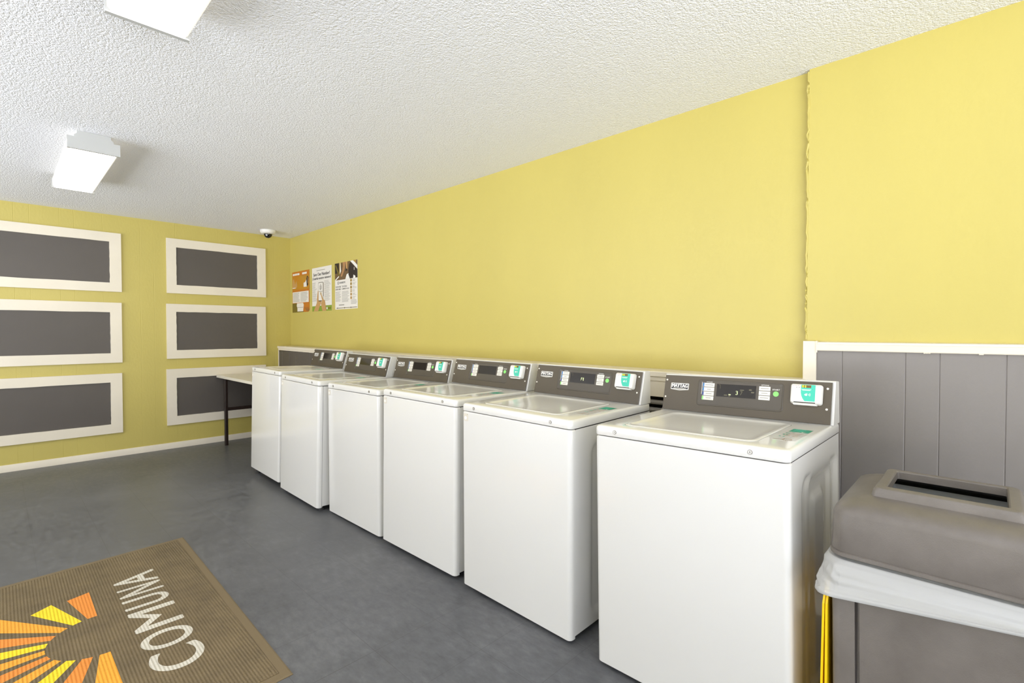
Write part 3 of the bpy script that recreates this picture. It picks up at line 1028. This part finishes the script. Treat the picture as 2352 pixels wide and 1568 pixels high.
# orange notice
b = MB(); fr_ = wallframe(-0.064, 1.543)
b.slab(fr_, [(0, 0), (PW - 0.035, 0), (PW, 0.03), (PW, PH), (0, PH)], PT, M['p_or'])
o = PT + 0.0004
b.rect(fr_, 0.006, 0.285, PW - 0.006, 0.455, M['p_or2'], o)
b.rect(fr_, 0.01, 0.12, PW - 0.02, 0.258, M['p_wh'], o)
b.poly(fr_, [(0, 0), (0.34, 0), (0.17, 0.115), (0, 0.115)], M['p_ol'], o)
b.poly(fr_, [(0.15, 0.01), (0.32, 0.01), (0.33, 0.06), (0.34, 0.09), (0.32, 0.115), (0.14, 0.115), (0.13, 0.08), (0.15, 0.06)], M['p_wh'], o + 0.0003)
b.rect(fr_, 0.16, 0.058, 0.32, 0.062, M['p_br'], o + 0.0005)
for k in range(4):
    b.poly(fr_, [(0.35 + 0.035 * k, 0.06), (0.36 + 0.035 * k, 0.06), (0.44 + 0.02 * k, 0.012), (0.425 + 0.02 * k, 0.012)], M['p_br'], o)
for x, wd in ((0.02, 0.06), (0.085, 0.065), (0.155, 0.065), (0.30, 0.13)):
    b.rect(fr_, x, 0.468, x + wd, 0.492, M['p_wh'], o)
lines(b, fr_, 0.02, 0.22, 0.39, 0.455, 4, M['p_or'], o + 0.0003, 1)
lines(b, fr_, 0.28, 0.48, 0.40, 0.46, 4, M['p_go'], o + 0.0003, 2)
b.poly(fr_, [(0.01, 0.315), (0.12, 0.300), (0.15, 0.33), (0.13, 0.40), (0.09, 0.35), (0.05, 0.43), (0.02, 0.41)], M['p_sk'], o + 0.0004)
b.rect(fr_, 0.01, 0.305, 0.10, 0.315, M['p_wh'], o + 0.0006)
b.poly(fr_, [(0.34, 0.31), (0.43, 0.31), (0.43, 0.41), (0.39, 0.37), (0.34, 0.36)], M['p_wh'], o + 0.0004)
b.poly(fr_, [(0.43, 0.31), (0.47, 0.33), (0.49, 0.42), (0.44, 0.445), (0.42, 0.40)], M['p_dk'], o + 0.0005)
b.poly(fr_, [(0.455, 0.34), (0.475, 0.36), (0.475, 0.43), (0.46, 0.42)], M['p_sk'], o + 0.0007)
lines(b, fr_, 0.025, 0.22, 0.13, 0.25, 7, M['print_g'], o + 0.0003, 3, 0.3)
lines(b, fr_, 0.25, 0.45, 0.13, 0.25, 7, M['print_g'], o + 0.0003, 4, 0.3)
tag(b.build('poster', smooth=0), 'orange poster in the corner, leftmost on the yellow wall', 'poster', 'laundry notices on the yellow wall')
# phone poster
b = MB(); fr_ = wallframe(-0.643, 1.541)
b.slab(fr_, [(0, 0), (PW, 0), (PW, 0.516), (0, 0.516)], PT, M['p_wh'])
b.rect(fr_, 0, 0, PW, 0.062, M['p_gr'], o)
for k in (-1.6, -0.8, 0, 0.8, 1.6):
    b.text(fr_, 'Save Our Number!', 0.035 + 0.0012 * k, 0.418, 0.42, 0.036, M['print_k'], o + 0.00003 * k, 0.0)
for k in (-1.6, -0.8, 0, 0.8, 1.6):
    b.text(fr_, '¡Guarda nuestro número!', 0.012 + 0.0012 * k, 0.368, 0.47, 0.036, M['print_k'], o + 0.00003 * k, 0.0)
b.rect(fr_, 0.12, 0.478, 0.34, 0.484, M['print_g'], o)
lines(b, fr_, 0.005, 0.13, 0.115, 0.345, 19, M['print_g'], o, 5, 0.28, 0.45)
lines(b, fr_, 0.32, 0.48, 0.115, 0.355, 21, M['print_g'], o, 6, 0.28, 0.4)
b.poly(fr_, [(x + 0.165, y + 0.118) for x, y in rrect(0.065, 0.11, 0.065, 0.112, 0.015, 4)], M['print_g'], o + 0.0003)
b.poly(fr_, [(x + 0.165, y + 0.118) for x, y in rrect(0.062, 0.11, 0.057, 0.103, 0.012, 4)], M['p_wh'], o + 0.0005)
drop = lambda cx, cy, s: [(cx, cy + 1.35 * s)] + [(cx + s * math.cos(math.radians(a)), cy + s * math.sin(math.radians(a))) for a in range(35, -220, -15)]
b.poly(fr_, drop(0.226, 0.278, 0.030), M['print_g'], o + 0.0007)
b.poly(fr_, drop(0.226, 0.278, 0.023), M['p_wh'], o + 0.0009)
b.rect(fr_, 0.220, 0.258, 0.232, 0.296, M['p_dk'], o + 0.0011)
b.rect(fr_, 0.18, 0.227, 0.275, 0.233, M['print_g'], o + 0.0007)
b.disc(fr_, 0.232, 0.205, 0.013, M['p_go'], o + 0.0007, 14, 0.018)
b.poly(fr_, [(0.04, 0), (0.16, 0), (0.255, 0.125), (0.17, 0.125), (0.172, 0.24), (0.155, 0.24), (0.135, 0.17), (0.125, 0.10)], M['p_sk'], o + 0.0013)
b.poly(fr_, [(0.27, 0), (0.37, 0), (0.335, 0.12), (0.295, 0.135), (0.245, 0.20), (0.230, 0.195), (0.268, 0.125), (0.235, 0.085)], M['p_sk'], o + 0.0015)
b.rect(fr_, 0.175, 0.115, 0.25, 0.124, M['p_dk'], o + 0.0016)
b.rect(fr_, 0.295, 0.17, 0.303, 0.33, M['p_br'], o + 0.0003)
b.poly(fr_, drop(0.385, 0.028, 0.014), M['p_wh'], o + 0.0005)
b.rect(fr_, 0.41, 0.02, 0.48, 0.036, M['p_ol'], o + 0.0005)
tag(b.build('poster', smooth=0), 'white poster with hands on a phone above a green strip, middle of three', 'poster', 'laundry notices on the yellow wall')
# photo poster
b = MB(); fr_ = wallframe(-1.227, 1.546)
b.slab(fr_, [(0, 0), (PW, 0), (PW, PH), (0, PH)], PT, M['p_wh'])
PB = 0.325
b.rect(fr_, 0, PB, PW, PH, M['p_br'], o)
b.poly(fr_, [(0, 0.40), (0.10, 0.40), (0.10, PH), (0, PH)], M['p_dk'], o + 0.0003)
b.poly(fr_, [(0.01, 0.49), (0.03, 0.50), (0.11, 0.38), (0.09, 0.36)], M['p_ol'], o + 0.0005)
b.poly(fr_, [(0.0, 0.33), (0.09, 0.37), (0.10, 0.36), (0.02, 0.325)], M['print_w'], o + 0.0006)
b.poly(fr_, [(0.10, 0.40), (0.12, 0.38), (0.15, PH), (0.10, PH)], M['p_go'], o + 0.0006)
b.poly(fr_, [(0.118, 0.39), (0.146, 0.42), (0.13, PH), (0.12, PH)], M['print_w'], o + 0.0008)
b.poly(fr_, [(0.13, 0.36), (0.17, 0.42), (0.19, 0.47), (0.18, PH), (0.25, PH), (0.23, 0.44), (0.17, 0.36)], M['p_sk2'], o + 0.0007)
b.poly(fr_, [(0.25, PH), (0.29, PH), (0.285, 0.43), (0.265, 0.44)], M['p_sk'], o + 0.0007)
b.poly(fr_, [(0.25, 0.41), (0.285, 0.42), (0.275, 0.44), (0.25, 0.435)], M['p_dk'], o + 0.0009)
b.poly(fr_, [(0.24, PB), (0.34, PB), (0.31, 0.385), (0.27, 0.375)], M['print_w'], o + 0.0007)
b.poly(fr_, [(0.34, PB), (0.41, PB + 0.003), (PW, PB + 0.003), (PW, 0.41), (0.36, 0.50), (0.33, 0.485), (0.31, 0.42), (0.31, 0.37)], M['p_dk'], o + 0.0008)
b.poly(fr_, [(0.35, PH), (0.42, PH), (PW, 0.455), (PW, 0.415)], M['print_w'], o + 0.0010)
b.poly(fr_, [(0.41, PH), (0.48, PH), (0.47, 0.48)], M['p_go'], o + 0.0012)
b.poly(fr_, [(0.41, PB), (0.42, 0.36), (0.46, 0.345), (0.46, PB)], M['print_w'], o + 0.0011)
b.rect(fr_, 0.43, 0.41, 0.44, 0.44, M['p_wh'], o + 0.0012)
b.poly(fr_, drop(0.075, 0.292, 0.017), M['print_k'], o + 0.0003)
b.poly(fr_, drop(0.075, 0.292, 0.013), M['p_wh'], o + 0.0005)
b.text(fr_, 'R', 0.069, 0.283, 0.012, 0.020, M['print_k'], o + 0.0007, 0.02)
b.text(fr_, 'RAINBOW', 0.105, 0.283, 0.135, 0.021, M['print_k'], o + 0.0003, 0.01)
b.text(fr_, 'YOUR FUTURE', 0.012, 0.240, 0.125, 0.018, M['print_k'], o + 0.0003, 0.01)
b.text(fr_, 'STARTS HERE', 0.012, 0.213, 0.120, 0.018, M['print_k'], o + 0.0003, 0.01)
b.text(fr_, 'TU FUTURO', 0.160, 0.240, 0.115, 0.018, M['print_k'], o + 0.0003, 0.01)
b.text(fr_, 'COMIENZA AQUÍ', 0.160, 0.213, 0.160, 0.021, M['print_k'], o + 0.0003, 0.01)
lines(b, fr_, 0.012, 0.138, 0.085, 0.20, 9, M['print_g'], o + 0.0003, 8, 0.3)
lines(b, fr_, 0.160, 0.325, 0.075, 0.20, 10, M['print_g'], o + 0.0003, 9, 0.3)
for k in range(6):
    yb = 0.292 - k * 0.0375
    b.poly(fr_, rrect(0.365, yb + 0.013, 0.017, 0.015, 0.004, 3), M['p_go'] if k < 4 else M['p_sk'], o + 0.0003)
    b.disc(fr_, 0.365, yb + 0.013, 0.0075, M['p_wh'] if k == 3 else M['p_ol'], o + 0.0005, 10)
    lines(b, fr_, 0.395, 0.485, yb - 0.002, yb + 0.028, 3, M['print_g'], o + 0.0003, 20 + k, 0.3, 0.5)
lines(b, fr_, 0.36, 0.49, 0.048, 0.098, 4, M['print_g'], o + 0.0003, 30, 0.35, 0.2)
b.rect(fr_, 0.09, 0.042, 0.21, 0.052, M['print_g'], o + 0.0003)
b.rect(fr_, 0.03, 0.011, 0.49, 0.017, M['p_ol'], o + 0.0003)
for x in (0.055, 0.22, 0.36):
    b.rect(fr_, x - 0.005, 0.007, x + 0.005, 0.021, M['p_dk'], o + 0.0005)
tag(b.build('poster', smooth=0), 'white poster with a dark photo across its top, right of the three', 'poster', 'laundry notices on the yellow wall')

# ------------------------------------------------------------------ door mat
root = thing('door_mat', 'brown ribbed rubber mat with an orange and yellow sun and white lettering', 'mat', (-2.45, -3.78, 0))
A = lambda x, y: (x + 2.45, y + 3.78)
outer = [A(-1.857, -2.897), A(-1.893, -4.662), A(-3.12, -4.69), A(-3.09, -2.97)]
def inset(pts, d):
    cx = sum(p[0] for p in pts) / 4; cy = sum(p[1] for p in pts) / 4
    return [(x + (d if x < cx else -d), y + (d if y < cy else -d)) for x, y in pts]
b = MB()
fl0 = Frame((0, 0, 0.0), (1, 0, 0), (0, 1, 0))
b.loft([[fl0.p(x, y, z) for x, y in inset(outer, d)] for d, z in ((0, 0.0), (0.0, 0.002), (0.006, 0.005), (0.036, 0.0065), (0.038, 0.004))], M['mat_edge'], True, True)
b.build('border', root, 20)
b = MB()
b.slab(fl0, inset(outer, 0.0385), 0.0045, M['mat'], 0.001, 0.0025)
b.build('ribbed_field', root, 20)
b = MB()
ft = Frame((0, 0, 0.0072), (0, 1, 0), (-1, 0, 0))     # lettering runs away from the camera, tops to the left
tx = lambda x, y: (y + 3.78, -(x + 2.45))
u0, v0 = tx(-2.085, -4.323)
u1, v1 = tx(-2.258, -3.272)
wid = {'C': (0, 0.158), 'O': (0.178, 0.335), 'M': (0.380, 0.545), 'U': (0.625, 0.780), 'N': (0.790, 0.895), 'A': (0.900, 1.051)}
wid = {'C': (0.0, 0.165), 'O': (0.188, 0.345), 'M': (0.384, 0.592), 'U': (0.628, 0.742), 'N': (0.778, 0.885), 'A': (0.900, 1.051)}
for ch, (a, c) in wid.items():
    for k, (du, dv) in enumerate(((0, 0), (0.0035, 0), (-0.0035, 0), (0, 0.003), (0, -0.003), (0.002, 0.002), (-0.002, -0.002))):
        b.text(ft, ch, u0 + a + 0.004 + du, v0 + dv - (0.002 if ch in 'CO' else -0.001), c - a - 0.008, (v1 - v0) + (0.004 if ch in 'CO' else -0.002), M['ink_w'], 0.00004 * k, 0.0)
b.build('lettering', root, 0)
cyc = ['ink_o', 'ink_y', 'ink_a', 'ink_o', 'ink_y', 'ink_a', 'ink_o', 'ink_a', 'ink_y', 'ink_o', 'ink_a']
lens_ = [0.455, 0.455, 0.66, 0.60, 0.66, 0.60, 0.66, 0.60, 0.62, 0.52, 0.455]
cyy, cxx = -3.820, -2.355
for k in range(11):
    t0, t1 = math.radians(k * 17.0), math.radians(k * 17.0 + 10.6)
    P = lambda t, r_: tx(cxx - r_ * math.sin(t), cyy + r_ * math.cos(t))
    ri = 0.183
    b = MB()
    outer_r = min(lens_[k], 0.66)
    b.poly(ft, [P(t0, ri), P((t0 + t1) / 2, ri * 1.002), P(t1, ri), P(t1, outer_r), P(t0, outer_r + 0.02)], M[cyc[k]], 0)
    b.build('sun_ray', root, 0)

# ------------------------------------------------------------------ trash can with liner, folded floor sign
TX, TY = -0.815, -6.465
root = thing('trash_can', 'big grey brown plastic trash can with a hooded lid beside the nearest washer', 'trash can', (TX, TY, 0))
b = MB()
def body(hx, hy, z):
    g0, gw, gd = 0.052, 0.010, 0.008
    c = 0.022
    side = [(-hx + 0.004, hx - c * 0.35), (-hx, hx - c), (-hx, hx - g0), (-hx + gd, hx - g0), (-hx + gd, hx - g0 - gw), (-hx + 0.001, hx - g0 - gw),
            (-hx + 0.001, -hx + g0 + gw), (-hx + gd, -hx + g0 + gw), (-hx + gd, -hx + g0), (-hx, -hx + g0), (-hx, -hx + c), (-hx + 0.004, -hx + c * 0.35)]
    rot = lambda pts: [(y, -x) for x, y in pts]
    out = []
    cur = side
    for k in range(4):
        out += cur
        x_, y_ = cur[-1]
        cur = [(-y, x) for x, y in cur]
    return [(x, y * hy / hx, z) for x, y in out]
b.loft([body(0.204, 0.224, 0.0), body(0.207, 0.227, 0.006), body(0.216, 0.2355, 0.66), body(0.214, 0.2335, 0.665)], M['bin'], True, False)
b.loft([body(0.207, 0.2265, 0.665), body(0.198, 0.216, 0.02)], M['gap'], False, True)
b.loft([body(0.214, 0.2335, 0.665), body(0.207, 0.2265, 0.665)], M['bin'], False, False)
# dark lines where the side channels run
for s in (1, -1):
    y_ = s * (0.231 - 0.057)
    b.box(-0.2065, y_ - 0.003, 0.02, -0.2015, y_ + 0.004, 0.62, M['groove'])
b.build('bin_body', root, 30)
b = MB()
R_ = lambda hx, hy, r, z: [(x, y, z) for x, y in rrect(0, 0, hx, hy, r, 8)]
prof = [(0.222, 0.226, 0.03, 0.680), (0.231, 0.233, 0.035, 0.676), (0.236, 0.238, 0.04, 0.680), (0.236, 0.238, 0.04, 0.688), (0.232, 0.234, 0.04, 0.690), (0.234, 0.236, 0.04, 0.694),
        (0.232, 0.233, 0.042, 0.792), (0.230, 0.231, 0.045, 0.801), (0.2255, 0.2265, 0.05, 0.8095), (0.215, 0.216, 0.055, 0.8175), (0.192, 0.197, 0.05, 0.8265), (0.160, 0.172, 0.04, 0.833),
        (0.139, 0.155, 0.014, 0.836), (0.136, 0.152, 0.014, 0.850), (0.132, 0.148, 0.014, 0.858), (0.126, 0.143, 0.012, 0.861),
        (0.109, 0.1245, 0.006, 0.861), (0.106, 0.1215, 0.006, 0.858), (0.105, 0.1205, 0.006, 0.838), (0.112, 0.128, 0.006, 0.832), (0.16, 0.168, 0.03, 0.822), (0.212, 0.212, 0.04, 0.800), (0.224, 0.226, 0.03, 0.780), (0.222, 0.226, 0.03, 0.680)]
b.loft([R_(*q) for q in prof], M['bin'], False, False, [M['bin']] * 18 + [M['gap']] * 5)  # underside of the lid coloured dark in place of shade
b.build('lid', root, 35)

from mathutils import noise as NZ
n = 200
def skirt(h, z, amp, rr=0.05, dz=0.0, seed=0):
    pts = rrect(0, 0, h[0], h[1], rr, n // 4 - 1)
    out = []
    for i, (x, y) in enumerate(pts):
        # even spacing round the ring matters little; folds come from 3-D noise sheared along the film
        q = Vector((x * 9 + z * 7, y * 9 - z * 9, z * 5 + seed * 0.05))
        f = NZ.ridged_multi_fractal(q, 0.9, 2.1, 3, 1.0, 2.0) - 1.0 + 0.5 * NZ.noise(q * 2.7)
        r_ = math.hypot(x, y)
        if z < 0.66:
            z_ = 0.62 * (0.66 - z) * max(-0.4, min(1.0, (0.20 - y) / 0.40)) * (1 if x < 0.1 else 0.4)
        else:
            z_ = 0.0
        z_ += dz * f
        out.append((x * (1 + amp * f / r_), y * (1 + amp * f / r_), z + z_))
    return out
def dense(L_, k):
    # straight interpolation between rings so the folds get enough rows
    out = []
    for i in range(len(L_) - 1):
        for j in range(k):
            t = j / k
            (h0, z0, a0, d0), (h1, z1, a1, d1) = L_[i], L_[i + 1]
            out.append(skirt((h0[0] + (h1[0] - h0[0]) * t, h0[1] + (h1[1] - h0[1]) * t), z0 + (z1 - z0) * t, a0 + (a1 - a0) * t, 0.055, d0 + (d1 - d0) * t))
    h, z, a_, d = L_[-1]
    out.append(skirt(h, z, a_, 0.055, d))
    return out
b = MB()
rim = [((0.222, 0.2415), 0.669, 0.0, 0.0), ((0.229, 0.2475), 0.668, 0.0, 0.0), ((0.238, 0.2525), 0.655, 0.006, 0.0), ((0.251, 0.259), 0.618, 0.013, 0.003), ((0.261, 0.265), 0.588, 0.009, 0.005)]
hem = [((0.2665, 0.2705), 0.587, 0.009, 0.005), ((0.268, 0.272), 0.580, 0.009, 0.005), ((0.2655, 0.2695), 0.573, 0.009, 0.005), ((0.259, 0.263), 0.577, 0.009, 0.005)]
loops = dense(rim, 6) + dense(hem, 1)
b.loft(loops, M['film'], False, False)
root = thing('trash_bag', 'white plastic liner bag folded over the rim under the lid of the trash can', 'trash bag', (TX, TY, 0))
b.build('folded_rim', root, 60)
b = MB()
inn = dense([((0.222, 0.2415), 0.669, 0.0, 0.0), ((0.208, 0.226), 0.672, 0.0, 0.0), ((0.200, 0.205), 0.74, 0.004, 0.0), ((0.188, 0.190), 0.795, 0.006, 0.003), ((0.183, 0.186), 0.801, 0.008, 0.003), ((0.178, 0.182), 0.792, 0.010, 0.0),
             ((0.172, 0.175), 0.70, 0.008, 0.0), ((0.165, 0.17), 0.45, 0.010, 0.0), ((0.15, 0.155), 0.12, 0.008, 0.0)], 4)
b.loft(inn, M['film_in'], False, True)
b.build('bag_inside', root, 60)

root = thing('floor_sign', 'folded yellow plastic floor sign standing between the nearest washer and the trash can', 'floor sign', (-0.868, -6.2165, 0))
for s in (1, -1):
    b = MB()
    def leaf(x0_, x1_, z, y):
        return [(x0_, y + s * 0.0004, z), (x1_, y + s * 0.0004, z), (x1_, y + s * 0.006, z), (x0_, y + s * 0.006, z)]
    b.loft([leaf(-0.17, 0.17, 0.0, s * 0.004), leaf(-0.168, 0.168, 0.02, s * 0.004), leaf(-0.155, 0.155, 0.52, s * 0.0005), leaf(-0.12, 0.12, 0.575, s * 0.0)], M['sign'])
    b.build('sign_leaf', root, 20)
b = MB(); b.tube([(-0.10, 0, 0.572), (0.10, 0, 0.572)], 0.006, M['sign'], 8); b.build('hinge', root)
